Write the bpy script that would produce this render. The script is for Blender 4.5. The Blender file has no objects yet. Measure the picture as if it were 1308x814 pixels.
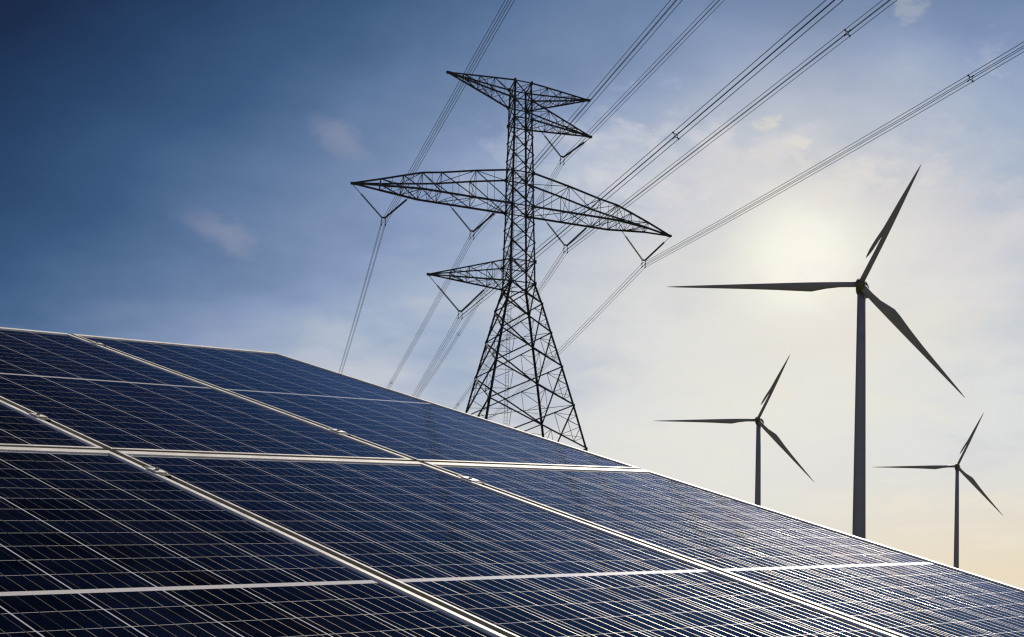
import bpy, bmesh, math, random
from mathutils import Vector, Matrix, Euler
random.seed(7)
R = math.radians
S = bpy.context.scene
COL = S.collection
EYE = 1.55                                   # camera height above the field
UP = Vector((0, 0, EYE))

# ------------------------------------------------------------------ camera
cam_d = bpy.data.cameras.new('camera')
cam = bpy.data.objects.new('camera', cam_d)
COL.objects.link(cam)
cam_d.sensor_width = 36.0
cam_d.lens = 52.1
cam_d.shift_y = 0.3005
cam_d.clip_start = 0.05
cam_d.clip_end = 20000
cam.location = (0, 0, EYE)
cam.rotation_euler = (R(90), R(-0.6), 0)
S.camera = cam
S.render.resolution_x = 1024
S.render.resolution_y = 637

# ------------------------------------------------------------------ view
S.view_settings.view_transform = 'Standard'
S.view_settings.look = 'None'
S.view_settings.exposure = 0.6
S.view_settings.gamma = 1.0
S.view_settings.use_curve_mapping = False

SUN_EL, SUN_AZ = 13.8, 10.96                 # degrees; azimuth from +Y towards +X
SUN = Vector((math.sin(R(SUN_AZ)) * math.cos(R(SUN_EL)), math.cos(R(SUN_AZ)) * math.cos(R(SUN_EL)), math.sin(R(SUN_EL))))

def lin(c):
    return tuple((v / 255 / 12.92) if v / 255 <= 0.04045 else ((v / 255 + 0.055) / 1.055) ** 2.4 for v in c)

class NT:
    """small helper to write node trees"""
    def __init__(s, tree):
        s.t = tree; s.n = tree.nodes; s.l = tree.links
    def node(s, typ, **kw):
        n = s.n.new(typ)
        for k, v in kw.items():
            setattr(n, k, v)
        return n
    def put(s, sock, v):
        if isinstance(v, bpy.types.NodeSocket):
            s.l.new(v, sock)
        else:
            sock.default_value = v
    def m(s, op, a, b=None, c=None, clamp=False):
        n = s.node('ShaderNodeMath', operation=op); n.use_clamp = clamp
        s.put(n.inputs[0], a)
        if b is not None: s.put(n.inputs[1], b)
        if c is not None: s.put(n.inputs[2], c)
        return n.outputs[0]
    def v(s, op, a, b=None):
        n = s.node('ShaderNodeVectorMath', operation=op)
        s.put(n.inputs[0], a)
        if b is not None: s.put(n.inputs[1], b)
        return n.outputs['Value'] if op in ('DOT_PRODUCT', 'LENGTH') else n.outputs[0]
    def sep(s, a):
        n = s.node('ShaderNodeSeparateXYZ'); s.put(n.inputs[0], a); return n.outputs
    def comb(s, x, y, z):
        n = s.node('ShaderNodeCombineXYZ')
        for i, q in enumerate((x, y, z)): s.put(n.inputs[i], q)
        return n.outputs[0]
    def mix(s, fac, a, b, blend='MIX'):
        n = s.node('ShaderNodeMix', data_type='RGBA', blend_type=blend)
        s.put(n.inputs[0], fac); s.put(n.inputs[6], a); s.put(n.inputs[7], b)
        return n.outputs[2]
    def noise(s, vec, scale, detail=4, rough=0.5, dist=0.0):
        n = s.node('ShaderNodeTexNoise')
        s.put(n.inputs['Vector'], vec)
        n.inputs['Scale'].default_value = scale; n.inputs['Detail'].default_value = detail
        n.inputs['Roughness'].default_value = rough; n.inputs['Distortion'].default_value = dist
        return n.outputs[0]
    def mapr(s, a, a0, a1, b0, b1, smooth=True):
        n = s.node('ShaderNodeMapRange', interpolation_type='SMOOTHSTEP' if smooth else 'LINEAR')
        for i, q in enumerate((a, a0, a1, b0, b1)): s.put(n.inputs[i], q)
        return n.outputs[0]

# ------------------------------------------------------------------ sky
W = bpy.data.worlds.new('World'); S.world = W; W.use_nodes = True
T = NT(W.node_tree)
T.n.clear()
wo = T.node('ShaderNodeOutputWorld')
sky = T.node('ShaderNodeTexSky', sky_type='NISHITA')
sky.sun_disc = False
sky.sun_elevation = R(SUN_EL)
sky.sun_rotation = R(SUN_AZ)
sky.air_density = 1.0; sky.dust_density = 1.5; sky.ozone_density = 2.0
bg1 = T.node('ShaderNodeBackground'); bg1.inputs[1].default_value = 0.08
T.l.new(sky.outputs[0], bg1.inputs[0])
tc = T.node('ShaderNodeTexCoord')
D = T.v('NORMALIZE', tc.outputs['Generated'])
dx, dy, dz = T.sep(D)
dot = T.v('DOT_PRODUCT', D, tuple(SUN))
gam = T.m('MULTIPLY', T.m('ARCCOSINE', T.m('MINIMUM', dot, 0.999999)), 57.2958)
el = T.m('MULTIPLY', T.m('ARCSINE', T.m('MAXIMUM', dz, -0.02)), 57.2958)
# thin veil of high cloud: planar coordinates at cloud height
inv = T.m('DIVIDE', 1.0, T.m('ADD', T.m('MAXIMUM', dz, 0.0), 0.22))
pv = T.comb(T.m('MULTIPLY', dx, inv), T.m('MULTIPLY', dy, inv), 0.0)
n1 = T.noise(pv, 2.1, 5, 0.52, 0.35)
n2 = T.noise(T.v('ADD', pv, (5.3, 2.1, 0.7)), 6.5, 6, 0.6, 0.3)
veil = T.m('ADD', T.m('MULTIPLY', T.m('SUBTRACT', n1, 0.5), 84.0), T.m('MULTIPLY', T.m('SUBTRACT', n2, 0.5), 40.0))
vmask = T.mapr(T.m('ADD', gam, el), 24.0, 46.0, 1.0, 0.3)
veil = T.m('MULTIPLY', veil, vmask)
tone = T.m('SUBTRACT', T.m('SUBTRACT', 320.0, T.m('MULTIPLY', gam, 5.41)), T.m('MULTIPLY', el, 5.95))
# more veil low in the west, left of the sun
low = T.m('MULTIPLY', T.mapr(el, 16.0, 6.0, 0.0, 1.0), T.m('MULTIPLY', T.mapr(gam, 12.0, 17.0, 0.0, 1.0), T.mapr(gam, 32.0, 20.0, 0.35, 1.0)))
tone = T.m('ADD', T.m('ADD', tone, veil), T.m('MULTIPLY', low, 30.0))
cr = T.node('ShaderNodeValToRGB')
stops = [(0, (5, 15, 34)), (20, (11, 28, 56)), (38, (18, 39, 73)), (64, (33, 64, 102)), (89, (54, 87, 128)), (105, (75, 105, 146)),
         (134, (110, 134, 170)), (150, (130, 150, 187)), (175, (158, 175, 200)), (195, (186, 193, 207)),
         (207, (198, 204, 212)), (222, (212, 216, 218)), (245, (218, 220, 219)), (272, (223, 224, 221)), (300, (230, 231, 227))]
e = cr.color_ramp.elements
while len(e) > 1: e.remove(e[-1])
e[0].position = stops[0][0] / 300; e[0].color = (*lin(stops[0][1]), 1)
for p, c in stops[1:]:
    q = e.new(p / 300); q.color = (*lin(c), 1)
T.l.new(T.m('MULTIPLY', tone, 1 / 300.0), cr.inputs[0])
colr = cr.outputs[0]
# the sun's own aureole behind the veil
au = T.mapr(gam, 0.9, 3.5, 0.95, 0.0)
colr = T.mix(au, colr, (*lin((236, 237, 230)), 1))
colr = T.mix(T.mapr(gam, 0.3, 2.2, 0.9, 0.0), colr, (*lin((247, 247, 240)), 1))
au2 = T.mapr(gam, 2.0, 10.0, 0.30, 0.0)
colr = T.mix(au2, colr, (*lin((238, 228, 208)), 1))
# warm air near the horizon, strongest to the right of the sun
warm = T.m('MULTIPLY', T.mapr(el, 7.5, 0.5, 0.0, 0.88), T.mapr(dx, 0.0, 0.33, 0.10, 1.0))
warm = T.m('MULTIPLY', warm, T.mapr(gam, 45.0, 20.0, 0.0, 1.0))
colr = T.mix(warm, colr, (*lin((228, 212, 182)), 1))
# sunlit cumulus fragments and faint wisps, each with a bearing and a height of its own
az = T.m('MULTIPLY', T.m('ARCTAN2', dx, dy), 57.2958)
pz = T.v('MULTIPLY', D, (1.0, 1.0, 1.8))
c1 = T.noise(pz, 26.0, 6, 0.62, 0.6)
c3 = T.noise(T.v('ADD', pz, (1.3, 2.2, 4.1)), 9.0, 3, 0.45, 0.6)
c4 = T.noise(T.v('ADD', pz, (4.3, 1.2, 0.1)), 12.0, 2, 0.4, 0.3)
w1 = T.noise(T.v('ADD', pz, (7.1, 0.2, 2.6)), 30.0, 5, 0.6, 0.4)
w2 = T.noise(T.v('ADD', pz, (2.7, 6.2, 0.6)), 34.0, 5, 0.6, 0.4)
def cloud(a0, e0, ra, re, k, lo, hi, colour, nz, slope=0.0):
    soft = nz is c4; wob = 1.6 if soft else 5.0
    global colr
    da = T.m('ADD', T.m('SUBTRACT', az, a0), T.m('MULTIPLY', T.m('SUBTRACT', w1, 0.5), wob * ra))
    de_ = T.m('SUBTRACT', T.m('SUBTRACT', el, e0), T.m('MULTIPLY', da, slope))
    de_ = T.m('ADD', de_, T.m('MULTIPLY', T.m('SUBTRACT', w2, 0.5), wob * re))
    q = T.m('ADD', T.m('POWER', T.m('ABSOLUTE', T.m('DIVIDE', da, ra)), 2.0), T.m('POWER', T.m('ABSOLUTE', T.m('DIVIDE', de_, re)), 2.0))
    g = T.m('EXPONENT', T.m('MULTIPLY', q, -1.0))
    f = T.m('MULTIPLY', T.mapr(T.m('MULTIPLY', T.m('ADD', nz, 0.12), T.m('POWER', g, 0.7 if soft else 0.22)), lo, hi, 0.0, 1.0), k)
    colr = T.mix(f, colr, (*lin(colour), 1))
WARM = (240, 227, 200); PINK = (172, 168, 186); PALE = (226, 222, 210)
cloud(9.6, 18.7, 0.8, 0.35, 0.62, 0.48, 0.76, WARM, c1)
cloud(9.9, 17.6, 1.2, 0.5, 0.42, 0.48, 0.76, WARM, c1)
cloud(12.6, 16.6, 2.2, 0.7, 0.45, 0.46, 0.70, PALE, c1)
cloud(14.9, 22.0, 0.6, 0.6, 0.2, 0.50, 0.70, PALE, c1)
cloud(17.6, 20.5, 1.4, 0.7, 0.30, 0.50, 0.74, (190, 196, 208), c1)
cloud(-11.6, 14.6, 2.1, 0.8, 0.30, 0.20, 0.75, PINK, c4, -0.5)
cloud(-6.8, 18.0, 1.2, 0.7, 0.26, 0.20, 0.75, PINK, c4, -0.5)
cloud(-7.3, 11.0, 1.2, 0.8, 0.34, 0.20, 0.75, (196, 204, 210), c4)
cloud(-12.0, 11.0, 5.0, 1.2, 0.22, 0.20, 0.75, (150, 156, 178), c4, -0.1)
cloud(4.5, 16.8, 3.2, 1.4, 0.40, 0.25, 0.68, (204, 208, 218), c3)
cloud(9.5, 17.0, 3.4, 1.2, 0.45, 0.25, 0.66, (222, 217, 218), c3)
cloud(16.0, 14.0, 3.4, 1.3, 0.40, 0.25, 0.68, (218, 210, 214), c3)
cloud(13.5, 11.0, 4.0, 0.8, 0.35, 0.30, 0.66, (226, 219, 208), c3)
cloud(5.0, 7.0, 4.5, 0.9, 0.35, 0.30, 0.66, (228, 224, 212), c3)
cloud(13.0, 8.2, 2.6, 0.6, 0.40, 0.42, 0.66, PALE, c1)
cloud(9.0, 8.9, 2.2, 0.5, 0.45, 0.42, 0.66, PALE, c1)
cloud(17.2, 4.8, 3.0, 0.35, 0.35, 0.42, 0.70, (232, 224, 206), c1)
cloud(5.5, 9.6, 2.5, 0.7, 0.35, 0.42, 0.66, PALE, c3)
ps = T.v('MULTIPLY', D, (1.0, 1.0, 6.5))
c2 = T.noise(ps, 11.0, 5, 0.55, 0.4)
strk = T.m('MULTIPLY', T.mapr(c2, 0.52, 0.70, 0.0, 1.0), T.mapr(el, 12.0, 6.0, 0.0, 0.28))
strk = T.m('MULTIPLY', strk, T.mapr(gam, 40.0, 20.0, 0.0, 1.0))
colr = T.mix(strk, colr, (*lin((232, 226, 210)), 1))
# the sky opposite the sun is evenly lit, paler towards the horizon
anti = T.mapr(gam, 60.0, 110.0, 0.0, 1.0)
acol = T.mix(T.mapr(el, 0.0, 50.0, 0.0, 1.0), (*lin((128, 128, 140)), 1), (*lin((48, 66, 100)), 1))
colr = T.mix(anti, colr, acol)
bg2 = T.node('ShaderNodeBackground'); bg2.inputs[1].default_value = 0.66
T.l.new(colr, bg2.inputs[0])
mxs = T.node('ShaderNodeMixShader'); mxs.inputs[0].default_value = 0.988
T.l.new(bg1.outputs[0], mxs.inputs[1]); T.l.new(bg2.outputs[0], mxs.inputs[2])
T.l.new(mxs.outputs[0], wo.inputs[0])

# ------------------------------------------------------------------ sun
sd = bpy.data.lights.new('sun', 'SUN'); sd.energy = 4.2; sd.angle = R(0.53); sd.color = (1.0, 0.92, 0.81)
so = bpy.data.objects.new('sun', sd); COL.objects.link(so)
LAMP = Vector((math.sin(R(SUN_AZ + 9)) * math.cos(R(32)), math.cos(R(SUN_AZ + 9)) * math.cos(R(32)), math.sin(R(32))))
so.rotation_euler = LAMP.to_track_quat('Z', 'Y').to_euler()
so.location = (60, 300, 120)

# ------------------------------------------------------------------ materials
def mat(name, base=(0.5, 0.5, 0.5), rough=0.5, metal=0.0, vary=0.0, vscale=3.0, bump=0.0, bscale=40.0, spec=0.5):
    m = bpy.data.materials.new(name); m.use_nodes = True
    t = NT(m.node_tree); b = t.n['Principled BSDF']
    b.inputs['Roughness'].default_value = rough; b.inputs['Metallic'].default_value = metal
    b.inputs['Specular IOR Level'].default_value = spec
    tcn = t.node('ShaderNodeTexCoord')
    if vary > 0:
        n = t.noise(tcn.outputs['Object'], vscale, 5, 0.6)
        lo = tuple(c * (1 - vary) for c in base); hi = tuple(min(1, c * (1 + vary)) for c in base)
        c = t.mix(t.mapr(n, 0.3, 0.7, 0, 1), (*lo, 1), (*hi, 1))
        t.l.new(c, b.inputs['Base Color'])
        t.l.new(t.mapr(n, 0.3, 0.7, max(0.02, rough - 0.08), min(1, rough + 0.1)), b.inputs['Roughness'])
    else:
        b.inputs['Base Color'].default_value = (*base, 1)
    if bump > 0:
        bn = t.node('ShaderNodeBump'); bn.inputs['Strength'].default_value = bump; bn.inputs['Distance'].default_value = 0.01
        t.l.new(t.noise(tcn.outputs['Object'], bscale, 4, 0.6), bn.inputs['Height'])
        t.l.new(bn.outputs[0], b.inputs['Normal'])
    return m

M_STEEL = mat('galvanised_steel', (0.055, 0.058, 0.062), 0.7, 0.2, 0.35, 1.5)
M_INS = mat('insulator_glaze', (0.05, 0.03, 0.025), 0.3, 0.0, 0.2, 6)
M_WIRE = mat('aged_aluminium_wire', (0.10, 0.10, 0.105), 0.6, 0.5, 0.2, 2)
M_TOWER = mat('turbine_paint', (0.37, 0.37, 0.44), 0.55, 0.0, 0.06, 0.4)
M_NAC = mat('nacelle_gelcoat', (0.16, 0.145, 0.07), 0.5, 0.0, 0.25, 0.8)
M_ALU = mat('anodised_aluminium', (0.88, 0.85, 0.80), 0.55, 0.15, 0.04, 14, 0.08, 160)
M_EDGE = mat('gap_shade_frame_wall', (0.30, 0.29, 0.27), 0.6, 0.3, 0.15, 20)  # frame metal darkened to paint the shade between neighbouring panels
M_RAIL = mat('mill_aluminium_rail', (0.45, 0.45, 0.44), 0.45, 0.9, 0.15, 12)
M_POST = mat('galvanised_post', (0.32, 0.33, 0.34), 0.55, 0.7, 0.2, 8)
M_CLAMP = mat('clamp_aluminium', (0.75, 0.75, 0.74), 0.55, 0.9, 0.1, 60)
M_RUB = mat('black_rubber', (0.012, 0.012, 0.012), 0.7)
M_BOLT = mat('stainless_bolt', (0.35, 0.35, 0.36), 0.35, 1.0)
M_CONC = mat('footing_concrete', (0.30, 0.29, 0.27), 0.85, 0, 0.2, 2, 0.3, 12)

# ------------------------------------------------------------------ object helpers
def tag(o, label=None, cat=None, group=None, kind=None):
    if label: o['label'] = label
    if cat: o['category'] = cat
    if group: o['group'] = group
    if kind: o['kind'] = kind
    return o
def empty(name, loc=(0, 0, 0), rot=None, label=None, cat=None, group=None):
    o = bpy.data.objects.new(name, None); COL.objects.link(o)
    o.empty_display_size = 0.3
    o.location = loc
    if rot is not None: o.rotation_euler = rot.to_euler()
    return tag(o, label, cat, group)
class MB:
    def __init__(s): s.v = []; s.f = []
    def face(s, *pts):
        b = len(s.v); s.v += [tuple(p) for p in pts]; s.f.append(tuple(range(b, b + len(pts))))
    def hexa(s, P):                          # 8 corners: 0-3 bottom loop, 4-7 top loop
        b = len(s.v); s.v += [tuple(p) for p in P]
        for q in ((3, 2, 1, 0), (4, 5, 6, 7), (0, 1, 5, 4), (1, 2, 6, 5), (2, 3, 7, 6), (3, 0, 4, 7)):
            s.f.append(tuple(b + i for i in q))
    def box(s, x0, x1, y0, y1, z0, z1):
        s.hexa([(x0, y0, z0), (x1, y0, z0), (x1, y1, z0), (x0, y1, z0), (x0, y0, z1), (x1, y0, z1), (x1, y1, z1), (x0, y1, z1)])
    def bar(s, a, b, w, h=None):             # square steel member
        a = Vector(a); b = Vector(b); h = h or w
        d = (b - a)
        if d.length < 1e-6: return
        d.normalize()
        r = Vector((0, 0, 1)) if abs(d.z) < 0.95 else Vector((0, 1, 0))
        x = d.cross(r).normalized() * (w / 2); y = d.cross(x).normalized() * (h / 2)
        s.hexa([a - x - y, a + x - y, a + x + y, a - x + y, b - x - y, b + x - y, b + x + y, b - x + y])
    def angle(s, a, b, w, t, inward):        # rolled angle section opening towards `inward`
        a = Vector(a); b = Vector(b); d = (b - a).normalized()
        i = (inward - d * inward.dot(d)).normalized(); j = d.cross(i)
        e1 = (i + j).normalized(); e2 = (i - j).normalized()
        for p, q in ((e1, e2), (e2, e1)):
            s.hexa([a, a + p * w, a + p * w + q * t, a + q * t, b, b + p * w, b + p * w + q * t, b + q * t])
    def ring(s, pts):
        b = len(s.v); s.v += [tuple(p) for p in pts]; return list(range(b, b + len(pts)))
    def skin(s, r0, r1):
        n = len(r0)
        for i in range(n): s.f.append((r0[i], r0[(i + 1) % n], r1[(i + 1) % n], r1[i]))
    def cap(s, r, flip=False): s.f.append(tuple(reversed(r)) if flip else tuple(r))
    def tube(s, path, rads, n=8, capped=True):
        prev = None; up = None
        for k, p in enumerate(path):
            p = Vector(p)
            d = (Vector(path[min(k + 1, len(path) - 1)]) - Vector(path[max(k - 1, 0)])).normalized()
            if up is None: up = Vector((0, 0, 1)) if abs(d.z) < 0.9 else Vector((0, 1, 0))
            x = d.cross(up).normalized(); y = x.cross(d).normalized(); up = y
            r = rads[k] if isinstance(rads, (list, tuple)) else rads
            rg = s.ring([p + x * (r * math.cos(2 * math.pi * i / n)) + y * (r * math.sin(2 * math.pi * i / n)) for i in range(n)])
            if prev is None:
                if capped: s.cap(rg, True)
            else: s.skin(prev, rg)
            prev = rg
        if capped: s.cap(prev)
    def build(s, name, m, parent=None, smooth=False, bevel=0.0, fix=True):
        me = bpy.data.meshes.new(name); me.from_pydata(s.v, [], s.f); me.update()
        if fix:
            bm = bmesh.new(); bm.from_mesh(me); bmesh.ops.recalc_face_normals(bm, faces=bm.faces[:]); bm.to_mesh(me); bm.free()
        me.materials.append(m)
        if smooth:
            for p in me.polygons: p.use_smooth = True
        o = bpy.data.objects.new(name, me); COL.objects.link(o)
        if parent is not None: o.parent = parent
        if bevel > 0:
            bv = o.modifiers.new('bevel', 'BEVEL'); bv.width = bevel; bv.segments = 2; bv.limit_method = 'ANGLE'
        return o

# ------------------------------------------------------------------ ground
def ground_mat():
    m = bpy.data.materials.new('dry_field'); m.use_nodes = True
    t = NT(m.node_tree); b = t.n['Principled BSDF']; b.inputs['Roughness'].default_value = 1.0; b.inputs['Specular IOR Level'].default_value = 0.05
    c = t.node('ShaderNodeTexCoord').outputs['Object']
    a = t.noise(c, 0.02, 6, 0.6); f = t.noise(c, 1.7, 8, 0.7)
    col = t.mix(t.mapr(a, 0.35, 0.65, 0, 1), (0.055, 0.06, 0.028, 1), (0.11, 0.095, 0.05, 1))
    col = t.mix(t.mapr(f, 0.4, 0.7, 0, 0.6), col, (0.035, 0.045, 0.02, 1))
    t.l.new(col, b.inputs['Base Color'])
    bn = t.node('ShaderNodeBump'); bn.inputs['Distance'].default_value = 0.1; bn.inputs['Strength'].default_value = 0.6
    t.l.new(t.noise(c, 3.0, 8, 0.7), bn.inputs['Height']); t.l.new(bn.outputs[0], b.inputs['Normal'])
    return m
g = MB()
N = 24; X = [-6000 + 500 * i for i in range(N + 1)]
for i in range(N):
    for j in range(N):
        g.face((X[i], X[j] + 4000, 0), (X[i + 1], X[j] + 4000, 0), (X[i + 1], X[j + 1] + 4000, 0), (X[i], X[j + 1] + 4000, 0))
tag(g.build('ground', ground_mat()), kind='structure')

# ------------------------------------------------------------------ solar panels
PB = Vector((0.73531737, 0.67551922, 0.05460907)).normalized()          # along the rows
PA = Vector((-0.65846747, 0.69303157, 0.29347545)).normalized()         # up the slope
PN = PB.cross(PA).normalized(); PA = PN.cross(PB).normalized()
PC = Vector((-0.28469497, 4.41711965, 0.4863702)) + UP                  # where four panels meet
PW, PH = 1.0, 2.3329                                                    # pitch of the panels
PROT = Matrix((PB, PA, PN)).transposed()
GX, GY = 0.020, 0.022                                                   # gaps between frames
FL, FR, FB, FT = 0.008, 0.014, 0.014, 0.034                             # widths of the frame's lips
FW, FH = PW - GX, PH - GY
LIP = 0.0040

def laminate_mat():
    m = bpy.data.materials.new('solar_cells_under_glass'); m.use_nodes = True
    t = NT(m.node_tree); b = t.n['Principled BSDF']
    tcn = t.node('ShaderNodeTexCoord')
    x, y, z = t.sep(tcn.outputs['Object'])
    inf = t.node('ShaderNodeObjectInfo')
    x0 = FL + 0.006; cw = (FW - FL - FR - 0.012) / 6
    ym = FB + (FH - FB - FT) / 2; mh = 0.010; ch = ((FH - FB - FT) / 2 - mh - 0.010) / 12
    cx = t.m('DIVIDE', t.m('SUBTRACT', x, x0), cw)
    fx = t.m('FRACT', cx); ix = t.m('FLOOR', cx)
    yy = t.m('SUBTRACT', y, ym); ya = t.m('SUBTRACT', t.m('ABSOLUTE', yy), mh)
    cy = t.m('DIVIDE', ya, ch); fy = t.m('FRACT', cy); iy = t.m('FLOOR', cy)
    sy = t.m('SIGN', yy)
    ex = t.m('MULTIPLY', t.m('MINIMUM', fx, t.m('SUBTRACT', 1.0, fx)), cw)     # distance to the cell's long edges
    ey = t.m('MULTIPLY', t.m('MINIMUM', fy, t.m('SUBTRACT', 1.0, fy)), ch)
    gapx = t.m('LESS_THAN', ex, 0.0015)
    gapy = t.m('LESS_THAN', ey, 0.00078)
    mid = t.m('LESS_THAN', ya, 0.0)
    out = t.m('MAXIMUM', t.m('GREATER_THAN', t.m('ABSOLUTE', t.m('SUBTRACT', cx, 3.0)), 3.0), t.m('GREATER_THAN', cy, 12.0))
    midl = t.m('MULTIPLY', mid, t.m('LESS_THAN', t.m('ABSOLUTE', yy), 0.0068))
    corner = t.m('LESS_THAN', t.m('ADD', ex, ey), 0.0032)
    sheet = t.m('MAXIMUM', t.m('MAXIMUM', gapx, gapy), t.m('MAXIMUM', t.m('MAXIMUM', mid, out), corner))
    # five busbars on every cell
    bx = t.m('MULTIPLY', fx, 5.0); fb = t.m('SUBTRACT', t.m('FRACT', bx), 0.5); ib = t.m('FLOOR', bx)
    db = t.m('MULTIPLY', fb, cw / 5)
    hw = 0.00050
    bar = t.m('LESS_THAN', t.m('ABSOLUTE', db), hw)
    bar = t.m('MULTIPLY', bar, t.m('SUBTRACT', 1.0, out))
    # solder dots where the bars cross the gap between two half cells
    dt = t.m('LESS_THAN', t.m('ADD', t.m('ABSOLUTE', db), t.m('MULTIPLY', ey, 0.6)), 0.0014)
    bar = t.m('MAXIMUM', bar, t.m('MULTIPLY', dt, t.m('SUBTRACT', 1.0, out)))
    bar = t.m('MULTIPLY', bar, t.m('SUBTRACT', 1.0, mid))
    # random numbers per cell and per bar segment
    sid = t.comb(t.m('ADD', t.m('MULTIPLY', ix, 5.0), t.m('ADD', ib, t.m('MULTIPLY', inf.outputs['Random'], 971.0))), t.m('MULTIPLY', t.m('ADD', iy, 1.0), sy), 0.0)
    wn = t.node('ShaderNodeTexWhiteNoise', noise_dimensions='3D'); t.l.new(sid, wn.inputs[0])
    wr = t.sep(wn.outputs['Color'])
    cid = t.comb(t.m('ADD', ix, t.m('MULTIPLY', inf.outputs['Random'], 371.0)), t.m('MULTIPLY', t.m('ADD', iy, 1.0), sy), 3.0)
    wc = t.node('ShaderNodeTexWhiteNoise', noise_dimensions='3D'); t.l.new(cid, wc.inputs[0])
    # cell colour: near black navy, a little different from cell to cell, with cloudy reflections painted in
    cl = t.noise(tcn.outputs['Object'], 3.5, 5, 0.6)
    k = t.m('ADD', t.m('MULTIPLY', wc.outputs['Value'], 0.45), t.mapr(cl, 0.42, 0.72, 0, 0.9))
    cell = t.mix(k, (0.0008, 0.0012, 0.0035, 1), (0.0045, 0.0085, 0.028, 1))
    du = t.m('MULTIPLY', t.mapr(t.noise(tcn.outputs['Object'], 5.0, 8, 0.72, 0.4), 0.45, 0.75, 0, 1), 0.05)
    edge = t.mapr(y, FB + 0.10, FB, 0.0, 0.12)                  # rain leaves a film of dust along the lower frame
    cell = t.mix(t.m('ADD', du, t.m('MULTIPLY', edge, t.noise(tcn.outputs['Object'], 14.0, 6, 0.7))), cell, (0.16, 0.14, 0.12, 1))
    col = t.mix(sheet, cell, (0.82, 0.81, 0.83, 1))
    col = t.mix(bar, col, (0.34, 0.29, 0.21, 1))
    t.l.new(col, b.inputs['Base Color'])
    t.l.new(t.m('MAXIMUM', bar, t.m('MULTIPLY', sheet, 0.1)), b.inputs['Metallic'])
    t.l.new(t.m('ADD', t.m('SUBTRACT', t.m('MULTIPLY', bar, t.m('SUBTRACT', -0.18, t.m('MULTIPLY', t.m('GREATER_THAN', wr[2], 0.80), 0.12))), t.m('MULTIPLY', sheet, 0.08)), 0.60), b.inputs['Roughness'])
    t.l.new(t.m('MULTIPLY', sheet, 0.0), b.inputs['Specular IOR Level'])
    # rounded wire: the normal rolls across the bar, every segment soldered a little askew
    nx = t.m('ADD', t.m('ADD', 0.09, t.m('MULTIPLY', t.m('DIVIDE', db, hw), 0.16)), t.m('MULTIPLY', t.m('SUBTRACT', wr[0], 0.5), 0.20))
    ny = t.m('MULTIPLY', t.m('SUBTRACT', wr[1], 0.5), 0.16)
    nl = t.v('NORMALIZE', t.comb(t.m('MULTIPLY', nx, bar), t.m('MULTIPLY', ny, bar), 1.0))
    vt = t.node('ShaderNodeVectorTransform', vector_type='NORMAL', convert_from='OBJECT', convert_to='WORLD')
    t.l.new(nl, vt.inputs[0]); t.l.new(vt.outputs[0], b.inputs['Normal'])
    # anti-reflective solar glass over everything: a faintly blue mirror that strengthens at grazing angles
    fr = t.node('ShaderNodeFresnel'); fr.inputs['IOR'].default_value = 1.31
    gl = t.node('ShaderNodeBsdfGlossy'); gl.inputs['Color'].default_value = (0.60, 0.74, 0.96, 1)
    dl = t.noise(tcn.outputs['Object'], 2.2, 4, 0.6)
    t.l.new(t.mapr(dl, 0.35, 0.7, 0.015, 0.035), gl.inputs['Roughness'])
    cb = t.node('ShaderNodeBump'); cb.inputs['Strength'].default_value = 0.04; cb.inputs['Distance'].default_value = 0.004
    t.l.new(t.noise(tcn.outputs['Object'], 9, 3, 0.5), cb.inputs['Height']); t.l.new(cb.outputs[0], gl.inputs['Normal'])
    ms = t.node('ShaderNodeMixShader')
    t.l.new(fr.outputs[0], ms.inputs[0]); t.l.new(b.outputs[0], ms.inputs[1]); t.l.new(gl.outputs[0], ms.inputs[2])
    t.l.new(ms.outputs[0], t.n['Material Output'].inputs[0])
    return m
M_LAM = laminate_mat()

def frame_mesh():
    b = MB()
    D = 0.040
    # mitred lips as four hollow channels: outer wall + lip, ends butted at 45 degrees
    o = [(0, 0), (FW, 0), (FW, FH), (0, FH)]
    i = [(FL, FB), (FW - FR, FB), (FW - FR, FH - FT), (FL, FH - FT)]
    for k in range(4):
        a, c = o[k], o[(k + 1) % 4]; p, q = i[k], i[(k + 1) % 4]
        b.hexa([(*a, -D), (*c, -D), (*q, -D), (*p, -D), (*a, LIP), (*c, LIP), (*q, LIP), (*p, LIP)])
    return b
pnames = {
 (-1, 0): 'dark blue upper row panel showing only its lower corner at the left edge',
 (0, 0): 'dark blue upper row panel left of centre, cut by the left edge',
 (1, 0): 'blue panel at the right end of the upper row, in front of the lattice pylon',
 (-1, 1): 'near black panel at the bottom left corner, bare of sun glints',
 (0, 1): 'dark panel in the middle of the lower row, between the two sloping seams',
 (1, 1): 'panel with glinting bars at the right end of the lower row, below the turbines'}
frame0 = lam0 = None
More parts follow.
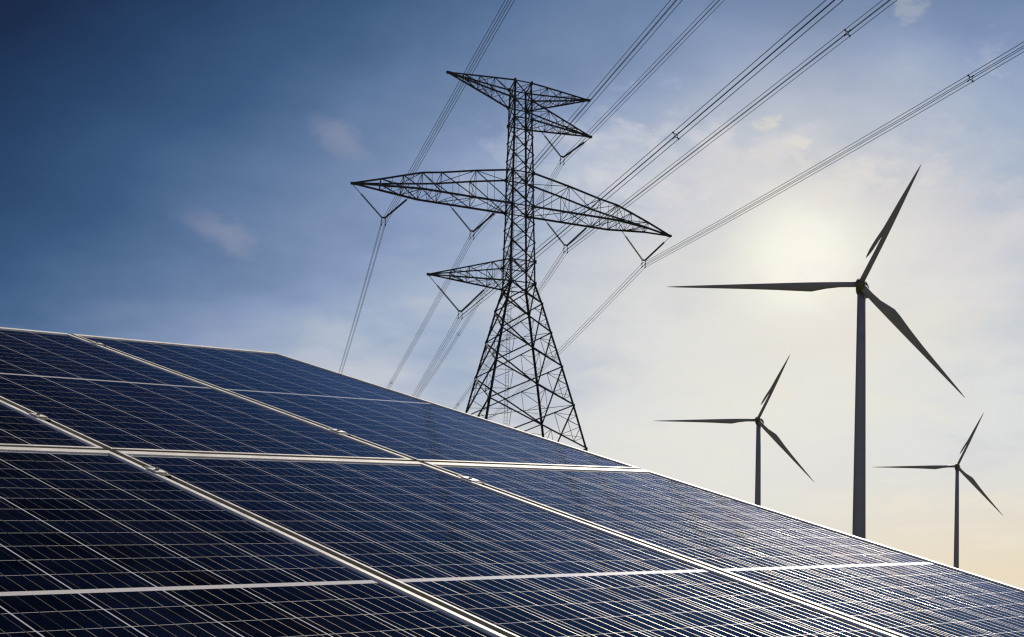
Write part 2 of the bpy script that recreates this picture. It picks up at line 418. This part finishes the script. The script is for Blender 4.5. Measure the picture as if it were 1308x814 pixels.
for r in (0, 1):
    for u in (-1, 0, 1):
        base = PC + PB * ((u - 1) * PW + GX / 2) - PA * (r * PH - GY / 2)
        e0 = empty('solar_panel', base, PROT, pnames[(u, r)], 'solar panel', 'solar panels clamped to the rack')
        if frame0 is None:
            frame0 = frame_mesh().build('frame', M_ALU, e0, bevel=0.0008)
            frame0.data.materials.append(M_EDGE)                 # outer walls get a darker metal: shade of the panel gaps, painted in
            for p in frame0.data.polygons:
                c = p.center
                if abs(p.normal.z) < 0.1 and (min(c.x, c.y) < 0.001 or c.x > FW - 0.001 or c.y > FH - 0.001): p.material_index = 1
            l = MB(); l.box(FL, FW - FR, FB, FH - FT, -0.006, 0.0)
            lam0 = l.build('cell_laminate', M_LAM, e0)
            j = MB(); j.box(FW / 2 - .055, FW / 2 + .055, FH / 2 - .04, FH / 2 + .04, -0.028, -0.0065)
            jb0 = j.build('junction_box', M_RUB, e0, bevel=0.003)
        else:
            for src in (frame0, lam0, jb0):
                c = src.copy(); COL.objects.link(c); c.parent = e0

# rack below the panels
rack = empty('mounting_rack', (PC.x, PC.y, 0), None, 'aluminium rack of rails and posts under the solar panels, its clamps showing in the seams', 'rack')
rinv = Matrix.Translation((-PC.x, -PC.y, 0))
def P(u, v, z=0.0): return PC + PB * ((u - 1) * PW) - PA * ((v - 1) * PH) + PN * z - Vector((PC.x, PC.y, 0))
RV = (0.112, 0.822, 1.104, 1.82)
for v in RV:
    b = MB(); b.bar(P(-1.03, v, -0.066), P(2.0, v, -0.066), 0.04, 0.048); b.build('rail', M_RAIL, rack, bevel=0.002)
for u in (-0.8, 0.5, 1.8):
    b = MB(); b.bar(P(u, 0.02, -0.13), P(u, 1.98, -0.13), 0.06, 0.075); b.build('rafter', M_POST, rack, bevel=0.003)
    for v in (0.3, 1.7):
        t_ = P(u, v, -0.17); b = MB(); b.bar((t_.x, t_.y, -0.4), t_, 0.08, 0.08); b.build('post', M_POST, rack, bevel=0.003)
clamp_mats = None
def clamp(u, v):
    """mid clamp: a T shaped block that bridges the seam, a bolt and two dark ends"""
    o = empty('clamp', P(u, v, 0)); o.parent = rack
    o.rotation_euler = PROT.to_euler()
    return o
src = None
for u, v in ((1, RV[0]), (0, RV[1]), (0, RV[2]), (1, RV[1]), (1, RV[2]), (0, RV[0]), (0, RV[3]), (1, RV[3])):
    if src is None:
        b = MB(); b.box(-.015, .015, -.024, .024, LIP + .0003, LIP + .0035)
        b.box(-.0085, .0085, -.020, .020, -.042, LIP)
        cm = bpy.data.meshes.new('clamp')
        src = b.build('clamp', M_CLAMP, rack, bevel=0.001)
        d = MB(); d.box(-.0125, .0125, .0242, .050, -.008, LIP + .0012); k1 = d.build('end_cap', M_RUB, src, bevel=0.001)
        d = MB(); d.box(-.0125, .0125, -.050, -.0242, -.008, LIP + .0012); k3 = d.build('end_cap', M_RUB, src, bevel=0.001)
        h = MB(); h.tube([(0, 0, LIP + .0035), (0, 0, LIP + .0070)], 0.006, 6); k2 = h.build('bolt', M_BOLT, src)
        o = src
    else:
        o = src.copy(); COL.objects.link(o); o.parent = rack
        for kk in (k1, k2, k3):
            c = kk.copy(); COL.objects.link(c); c.parent = o
    o.location = P(u, v, 0); o.rotation_euler = PROT.to_euler()

# ------------------------------------------------------------------ lattice pylon
AZA, AZL = R(62.0486), R(11.6069)
TA = Vector((math.sin(AZA), math.cos(AZA), 0)); TL = Vector((-math.sin(AZL), math.cos(AZL), 0))
TP = Vector((0.3817, 190.0, 0))
KL = 1.5273
def Q(a, l, h): return TA * a + TL * l + Vector((0, 0, h + EYE))
LV = [(69.178, 1.20), (66.872, 1.30), (64.513, 1.33), (62.25, 1.38), (59.95, 1.45), (57.609, 1.522), (55.5, 1.54), (53.365, 1.558),
      (51.1, 1.62), (48.75, 1.70), (46.288, 1.775), (43.515, 1.803), (40.83, 2.5835), (36.97, 3.557), (32.52, 4.711), (27.535, 5.938),
      (22.0, 7.25), (15.2, 8.7), (8.0, 10.1), (-1.2, 11.4)]
SG = {'NL': (-1, -1), 'NR': (1, -1), 'FR': (1, 1), 'FL': (-1, 1)}
def node(i, c):
    h, w = LV[i]; return Q(SG[c][0] * w, SG[c][1] * w * KL, h)
pyl = empty('power_pylon', TP, None, 'tall dark steel lattice pylon with six crossarms rising behind the solar panels', 'pylon')
ctr = Vector((0, 0, 0))
for c in SG:
    b = MB()
    for i in range(len(LV) - 1):
        p, q = node(i, c), node(i + 1, c)
        mid = (p + q) / 2; inw = Vector((-mid.x, -mid.y, 0))
        b.angle(p, q, 0.20 if i < 11 else 0.25, 0.05, inw)
    # bolted gussets at the joints
    for i in range(len(LV) - 1):
        s_ = 0.30 if i in (0, 1, 2, 5, 7, 10, 11) else 0.17
        p = node(i, c); b.box(p.x - s_ / 2, p.x + s_ / 2, p.y - s_ / 2, p.y + s_ / 2, p.z - s_ * .7, p.z + s_ * .7)
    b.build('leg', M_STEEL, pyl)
    f_ = MB(); p = node(len(LV) - 1, c)
    f_.tube([(p.x, p.y, 0.0), (p.x, p.y, 0.55), (p.x, p.y, 0.75)], [0.8, 0.8, 0.6], 12)
    f_.build('footing', M_CONC, pyl)
faces = [('NL', 'NR'), ('NR', 'FR'), ('FR', 'FL'), ('FL', 'NL')]
b = MB(); sec = b                            # main and redundant members are bolted into one body lattice
for a_, c_ in faces:
    for i in range(len(LV) - 1):
        p0, p1 = node(i, a_), node(i, c_); q0, q1 = node(i + 1, a_), node(i + 1, c_)
        w = 0.105 if i < 11 else 0.15
        b.bar(p0, q1, w); b.bar(p1, q0, w)
        if i in (0, 1, 2, 5, 7, 10, 11):
            b.bar(p0, p1, 0.12)
        if i >= 11:
            # redundant members: leg midpoints to the diagonals, and struts at the crossing
            X_ = (p0 + q1 + p1 + q0) / 4
            t0 = (p1 - p0).length / ((p1 - p0).length + (q1 - q0).length)
            X_ = p0.lerp(q1, t0)
            for (u0, u1, dn, du) in ((p0, q0, q1, p1), (p1, q1, q0, p0)):
                m_ = u0.lerp(u1, 0.5)
                dA = u0.lerp(X_, 0.5); dB = u1.lerp(X_, 0.5)
                sec.bar(m_, dA, 0.06); sec.bar(m_, dB, 0.06)
                if i >= 12:
                    m1 = u0.lerp(u1, 0.25); m2 = u0.lerp(u1, 0.75)
                    sec.bar(m1, dA, 0.05); sec.bar(m2, dB, 0.05)
                    if i >= 13:
                        sec.bar(dA, dB, 0.05)
        else:
            m0, m1 = p0.lerp(q0, 0.5), p1.lerp(q1, 0.5)
            sec.bar(m0, m1, 0.045)
# plan bracing
for i in (0, 1, 2, 5, 7, 10, 11, 13, 15):
    sec.bar(node(i, 'NL'), node(i, 'FR'), 0.06); sec.bar(node(i, 'NR'), node(i, 'FL'), 0.06)
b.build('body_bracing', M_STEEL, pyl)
# climbing ladder up the middle of the shaft
b = MB()
pt, pb = Q(-0.45, 0.2, 68.5), Q(-2.2, 0.6, 3.0)
s1, s2 = TA * 0.22, TA * -0.22
b.bar(pt + s1, pb + s1, 0.05); b.bar(pt + s2, pb + s2, 0.05)
nr = 160
for i in range(nr + 1):
    m_ = pt.lerp(pb, i / nr); b.bar(m_ + s1, m_ + s2, 0.03)
b.build('ladder', M_STEEL, pyl)

def arm(name, side, stations, tip, rt, rb, wch=0.17, wd=0.085, ws=0.05):
    """stations: (a, top h, bottom h, half width); rt/rb: root levels of the body"""
    sd_ = {-1: ('NL', 'FL'), 1: ('NR', 'FR')}[side]
    rows = []
    rows.append([node(rt, sd_[0]), node(rt, sd_[1]), node(rb, sd_[0]), node(rb, sd_[1])])
    for a_, ht, hb, l_ in stations:
        rows.append([Q(side * a_, -l_, ht), Q(side * a_, l_, ht), Q(side * a_, -l_, hb), Q(side * a_, l_, hb)])
    tp = Q(side * tip[0], 0, tip[1])
    b = MB()
    for k in range(4):
        for i in range(len(rows) - 1): b.bar(rows[i][k], rows[i + 1][k], wch if k < 2 else wch * 1.15)
        b.bar(rows[-1][k], tp, wch)
    b.bar(tp - TA * side * 0.5, tp + TA * side * 0.15, 0.28)
    for i in range(1, len(rows)):
        n_t, f_t, n_b, f_b = rows[i]; a0, a1, a2, a3 = rows[i - 1]
        b.bar(n_t, n_b, wd * .9); b.bar(f_t, f_b, wd * .9)          # posts
        b.bar(n_t, f_t, ws * 1.2); b.bar(n_b, f_b, ws * 1.2)
        b.bar(n_t, a2, wd * 1.15); b.bar(f_t, a3, wd * 1.15)        # main diagonals of the side faces
        b.bar(n_t, f_b, ws); b.bar(f_t, n_b, ws)                    # frame across the arm
        if i % 2: b.bar(n_t, a1, wd * .8); b.bar(n_b, a3, wd * .9)
        else: b.bar(f_t, a0, wd * .8); b.bar(f_b, a2, wd * .9)
        # light redundant members
        mb, mt = n_b.lerp(a2, .5), n_t.lerp(a0, .5)
        fb_, ft_ = f_b.lerp(a3, .5), f_t.lerp(a1, .5)
        dn_, df_ = n_t.lerp(a2, .5), f_t.lerp(a3, .5)
        b.bar(mb, dn_, ws); b.bar(fb_, df_, ws); b.bar(mt, dn_, ws); b.bar(ft_, df_, ws)
        b.bar(mb, fb_, ws); b.bar(mb, f_b, ws); b.bar(fb_, a2, ws)
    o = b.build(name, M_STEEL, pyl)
    return o
WL = 2.38
main_st = [(6.7, 56.7, 53.36, WL), (11.4, 55.74, 53.36, WL), (14.0, 55.33, 53.36, WL), (16.4, 54.8, 53.38, WL * .74), (19.3, 54.15, 53.38, WL * .42)]
arm('crossarm', -1, main_st, (22.97, 53.38), 5, 7, 0.19)
arm('crossarm', 1, main_st, (23.25, 53.12), 5, 7, 0.19)
def lerp_st(side, rt, rb, tip, fr):
    ht, wt = LV[rt]; hb, wb = LV[rb]; o = []
    for f in fr:
        o.append(((wt + wb) / 2 * (1 - f) + tip[0] * f, ht * (1 - f) + tip[1] * f, hb * (1 - f) + tip[1] * f, (wt + wb) / 2 * KL * (1 - f)))
    return o
for side, rt, rb, tip, fr in ((-1, 0, 1, (10.35, 69.12), (.3, .52, .76)), (1, 0, 1, (10.24, 69.21), (.27, .5, .75)),
                              (1, 1, 2, (10.54, 64.47), (.28, .52, .76)), (-1, 10, 11, (12.74, 43.6), (.22, .5, .72))):
    arm('crossarm', side, lerp_st(side, rt, rb, tip, fr), tip, rt, rb, 0.15, 0.07, 0.045)

# ------------------------------------------------------------------ V insulator strings
APEX = {1: (-18.82, 49.59), 2: (-6.73, 49.57), 3: (6.24, 61.0), 4: (-8.26, 39.32), 5: (6.91, 49.56), 6: (19.0, 49.12)}
TOPS = {1: ((-22.9, 53.25), (-14.87, 53.25)), 2: ((-10.6, 53.25), (-2.7, 53.25)), 3: ((2.6, 64.4), (10.5, 64.35)),
        4: ((-12.7, 43.5), (-4.0, 43.5)), 5: ((3.1, 53.25), (10.9, 53.25)), 6: ((15.0, 53.25), (23.2, 53.0))}
ILAB = {1: 'V shaped insulator pair hanging under the outer end of the long left crossarm',
        2: 'V shaped insulator pair hanging under the long left crossarm next to the pylon shaft',
        3: 'V shaped insulator pair hanging under the short arm at the upper right of the pylon',
        4: 'V shaped insulator pair hanging under the lowest left arm of the pylon',
        5: 'V shaped insulator pair hanging under the long right crossarm next to the pylon shaft',
        6: 'V shaped insulator pair hanging under the outer end of the long right crossarm'}
def ins_string(b, p, q):
    n = 26; L = (q - p).length
    path, rad = [], []
    for i in range(n):
        for f, r in ((0.0, 0.055), (0.12, 0.135), (0.5, 0.12), (0.62, 0.055)):
            path.append(p.lerp(q, (i + f) / n)); rad.append(r)
    path.append(q); rad.append(0.055)
    b.tube(path, rad, 8)
for k in APEX:
    ax, ah = APEX[k]
    apex = TP + Q(ax, 0, ah)
    o = empty('insulator_set', apex, None, ILAB[k], 'insulator', 'V insulator sets under the crossarms')
    for (ta, th), fr in zip(TOPS[k], (0.27, 0.22)):
        t_ = TP + Q(ta, 0, th) - apex
        st = t_.normalized() * 0.25; m_ = t_ * (1 - fr)
        b = MB(); ins_string(b, st, m_); b.build('insulator_string', M_INS, o)
        b = MB(); b.bar(m_, t_, 0.06); b.build('hanger_link', M_STEEL, o)
    b = MB()
    b.hexa([TA * -.34 + Vector((0, 0, .1)) - TL * .03, TA * .34 + Vector((0, 0, .1)) - TL * .03, TA * .34 + Vector((0, 0, .1)) + TL * .03, TA * -.34 + Vector((0, 0, .1)) + TL * .03,
            TA * -.16 + Vector((0, 0, .3)) - TL * .03, TA * .16 + Vector((0, 0, .3)) - TL * .03, TA * .16 + Vector((0, 0, .3)) + TL * .03, TA * -.16 + Vector((0, 0, .3)) + TL * .03])
    for s_ in (-.26, .26):
        b.bar(TA * s_ + Vector((0, 0, .12)), TA * s_ + Vector((0, 0, -.75)), 0.07)
        b.bar(TA * s_ + Vector((0, 0, -.27)) - TL * .35, TA * s_ + Vector((0, 0, -.27)) + TL * .35, 0.09)
        b.bar(TA * s_ + Vector((0, 0, -.75)) - TL * .35, TA * s_ + Vector((0, 0, -.75)) + TL * .35, 0.09)
    b.build('yoke_plate', M_STEEL, o)

# ------------------------------------------------------------------ bundled conductors
AZN0, AZF0 = 0.25289835, 0.17009118
DN = (-0.01274791, -0.01737037, -0.00360562, 0.00427122, 0.02264646, 0.00680622)
KN = (-0.01183586, 0.01790417, 0.01589082, 0.01882591, 0.00527832, 0.04863169)
DF = (0.00211056, 0.00875489, -0.00414534, 0.00386221, -0.01347704, 0.00289472)
KF = (0.04525746, 0.02550869, 0.03429975, 0.0423714, 0.03956837, 0.03405766)
SPN = {4: (75, 150), 5: (75, 150), 6: (79, 154), 2: (150,), 3: (150,)}
SPF = {1: (180,), 2: (104, 200), 3: (104, 200), 4: (180,), 5: (117, 210), 6: (160,)}
WLAB = {1: 'bundle of four wires at the far left of the pylon, passing its outermost left insulators',
        2: 'bundle of four wires through the insulators beside the shaft on the long left crossarm',
        3: 'bundle of four wires through the insulators of the short upper right arm',
        4: 'bundle of four wires through the insulators of the lowest left arm, crossing behind the shaft',
        5: 'bundle of four wires through the insulators beside the shaft on the long right crossarm',
        6: 'bundle of four wires at the far right, from the outermost right insulators past the sun'}
LSP = 330.0
for i, k in enumerate(sorted(APEX)):
    ax, ah = APEX[k]
    base = TP + Q(ax, 0, ah - 0.5)
    o = empty('wire_bundle', base, None, WLAB[k], 'power line', 'wire bundles carried by the pylon')
    def cur(side, s):
        th = (AZN0 + DN[i]) if side < 0 else (AZF0 + DF[i]); kk = KN[i] if side < 0 else KF[i]
        d = Vector((-math.sin(th), math.cos(th), 0)) * side
        return d * s + Vector((0, 0, -kk * s * (1 - s / LSP))), d
    ss = [0, 2, 5, 10, 18, 28, 40, 55, 70, 85, 100, 115, 130, 145, 160, 175, 190, 210, 230, 250, 270, 290, 310, 330]
    HB = 0.235
    for sx in (-1, 1):
        for sz in (-1, 1):
            path = []
            for s in reversed(ss):
                p, d = cur(1, s); n_ = Vector((-d.y, d.x, 0)); path.append(p + n_ * (sx * HB) + Vector((0, 0, sz * HB)))
            for s in ss[1:]:
                p, d = cur(-1, s); n_ = Vector((d.y, -d.x, 0)); path.append(p + n_ * (sx * HB) + Vector((0, 0, sz * HB)))
            b = MB(); b.tube(path, 0.026, 6); b.build('wire', M_WIRE, o, smooth=True)
    for side, lst in ((-1, SPN.get(k, ())), (1, SPF.get(k, ()))):
        for s in lst:
            p, d = cur(side, s); n_ = Vector((-d.y, d.x, 0)).normalized(); z_ = Vector((0, 0, 1))
            b = MB(); r_ = 0.13
            inn = [p + n_ * (u * r_) + z_ * (v * r_) for u, v in ((-1, -1), (1, -1), (1, 1), (-1, 1))]
            out = [p + n_ * (u * HB) + z_ * (v * HB) for u, v in ((-1, -1), (1, -1), (1, 1), (-1, 1))]
            for q in range(4):
                b.bar(inn[q], inn[(q + 1) % 4], 0.045, 0.05); b.bar(inn[q], out[q], 0.055, 0.07)
                b.bar(out[q] - d * .1, out[q] + d * .1, 0.085)
            b.build('spacer', M_STEEL, o)

# ------------------------------------------------------------------ wind turbines
TILT, YAW = R(35), R(-20)
AX = Vector((math.sin(YAW) * math.cos(TILT), -math.cos(YAW) * math.cos(TILT), -math.sin(TILT)))
RT = Vector((math.cos(YAW), math.sin(YAW), 0)); RU = AX.cross(RT)
if RU.z < 0: RU = -RU
def loft(b, L, e1, e2, e3, secs, n=14):
    """secs: (fraction, lead, trail, thickness, roundness)"""
    prev = None
    for s, le, tr, th in secs:
        c = e1 * (s * L) + e2 * ((tr - le) / 2); h = (tr + le) / 2
        rg = b.ring([c + e2 * (h * math.cos(2 * math.pi * i / n)) + e3 * (th / 2 * math.sin(2 * math.pi * i / n)) for i in range(n)])
        if prev: b.skin(prev, rg)
        else: b.cap(rg, True)
        prev = rg
    b.cap(prev)
SEC = {
 'level': [(.015, .72, .72, 1.4), (.10, .70, .70, 1.35), (.17, .70, 1.05, 1.2), (.245, .70, 1.75, .9), (.32, .66, 1.55, .7), (.42, .58, 1.25, .55), (.55, .48, .95, .4), (.7, .36, .68, .28), (.85, .22, .42, .18), (.95, .12, .24, .1), (1.0, .03, .06, .04)],
 'down': [(.015, .85, .85, 1.6), (.10, .85, .85, 1.5), (.16, .88, 1.15, 1.3), (.26, .85, 2.35, .9), (.31, .82, 2.25, .75), (.42, .72, 1.70, .55), (.55, .58, 1.22, .42), (.7, .42, .85, .3), (.85, .26, .5, .2), (.95, .14, .26, .1), (1.0, .03, .06, .04)],
 'up': [(.015, .72, .72, 1.4), (.12, .72, .68, 1.3), (.25, .70, .62, 1.1), (.40, .66, .60, .8), (.45, .64, 1.0, .6), (.50, .60, 1.22, .5), (.60, .52, 1.05, .4), (.7, .42, .86, .3), (.85, .26, .5, .2), (.95, .14, .26, .1), (1.0, .03, .06, .04)]}
def turbine(hub, blades, hgt_r, label, fs=1.0):
    H = Vector(hub) + UP
    back = Vector((-AX.x, -AX.y, 0)).normalized()
    tp = H + back * 3.0
    o = empty('wind_turbine', (tp.x, tp.y, 0), None, label, 'wind turbine', 'wind turbines behind the panels')
    org = Vector((tp.x, tp.y, 0)); hl = H - org
    # tower
    top = H.z - 2.0; b = MB()
    hs = [0, .25, .5, .75, 1.0]
    b.tube([(0, 0, top * t) for t in hs], [hgt_r[0] * (1 - t) + hgt_r[1] * t for t in hs], 40)
    for t in (.33, .66):
        r_ = hgt_r[0] * (1 - t) + hgt_r[1] * t
        b.tube([(0, 0, top * t - .06), (0, 0, top * t + .06)], r_ * 1.012, 40)
    tw = b.build('tower', M_TOWER, o, smooth=True)
    b = MB(); b.box(-.5, .5, -hgt_r[0] - .05, -hgt_r[0] + .3, .9, 3.1); b.build('door', M_NAC, tw, bevel=.03)
    # nacelle behind the hub
    b = MB(); sd_ = back.cross(Vector((0, 0, 1)))
    pr = None
    for d_, hw, zt, zb in ((-.1, 1.0, .95, -1.3), (.5, 1.3, 1.3, -1.9), (2.2, 1.45, 1.5, -2.1), (6.5, 1.45, 1.45, -2.0), (9.4, 1.25, 1.2, -1.5), (9.8, .9, .9, -1.1)):
        c = hl + back * (d_ + .9); pts = []
        for i in range(20):
            t = 2 * math.pi * i / 20; cx, sz = math.cos(t), math.sin(t)
            px = math.copysign(abs(cx) ** .5, cx) * hw; pz = math.copysign(abs(sz) ** .5, sz)
            pz = pz * zt if pz > 0 else -pz * zb
            pts.append(c + sd_ * px + Vector((0, 0, pz)))
        rg = b.ring(pts)
        if pr: b.skin(pr, rg)
        else: b.cap(rg, True)
        pr = rg
    b.cap(pr)
    b.build('nacelle', M_NAC, o, smooth=True)
    # hub with spinner nose
    b = MB(); b.tube([hl - AX * 1.4, hl - AX * 1.3, hl + AX * .2, hl + AX * .9, hl + AX * 1.35, hl + AX * 1.5], [1.0, 1.25, 1.3, 1.1, .6, .15], 24)
    b.build('hub', M_NAC, o, smooth=True)
    for (L, ang), kind in zip(blades, ('level', 'up', 'down')):
        a = R(ang); e1 = RT * math.cos(a) + RU * math.sin(a); e2 = -RT * math.sin(a) + RU * math.cos(a); e3 = AX
        tw_ = R(8); e2t = (e2 * math.cos(tw_) + e3 * math.sin(tw_)); e3t = (e3 * math.cos(tw_) - e2 * math.sin(tw_))
        b = MB(); loft(b, L, e1, e2t, e3t, SEC[kind])
        if kind == 'up':
            # raised trailing edge that ends free towards the root
            loft(b, L, e1, e2t, e3t, [(.21, -1.72, 1.82, .06), (.235, -1.42, 1.92, .12), (.276, -1.12, 1.98, .18), (.33, -.92, 1.88, .22),
                                      (.38, -.72, 1.70, .25), (.43, -.5, 1.48, .3), (.48, -.3, 1.28, .3), (.54, -.1, 1.14, .3)])
        for i in range(len(b.v)): b.v[i] = tuple(Vector(b.v[i]) + hl)
        b.build('blade', M_TOWER, o, smooth=True)
    return o
turbine((88.347, 380, 88.591), [(50.39, 176.576), (33.70, 61.129), (41.79, 306.868)], (1.95, 1.06), 'largest dark silhouetted wind turbine, nearest of the three, standing just right of the sun')
turbine((114.90, 700, 98.616), [(50.46, 178.068), (37.53, 60.793), (42.16, 304.914)], (1.95, 1.06), 'middle sized wind turbine, leftmost of the three, between the pylon and the largest turbine')
turbine((257.241, 860, 95.524), [(48.23, 178.862), (37.58, 65.659), (42.68, 306.564)], (1.85, 1.0), 'smallest and farthest wind turbine, rightmost of the three')

# ------------------------------------------------------------------ render
S.render.engine = 'CYCLES'
S.cycles.max_bounces = 6
S.cycles.sample_clamp_indirect = 6
S.cycles.filter_width = 1.3
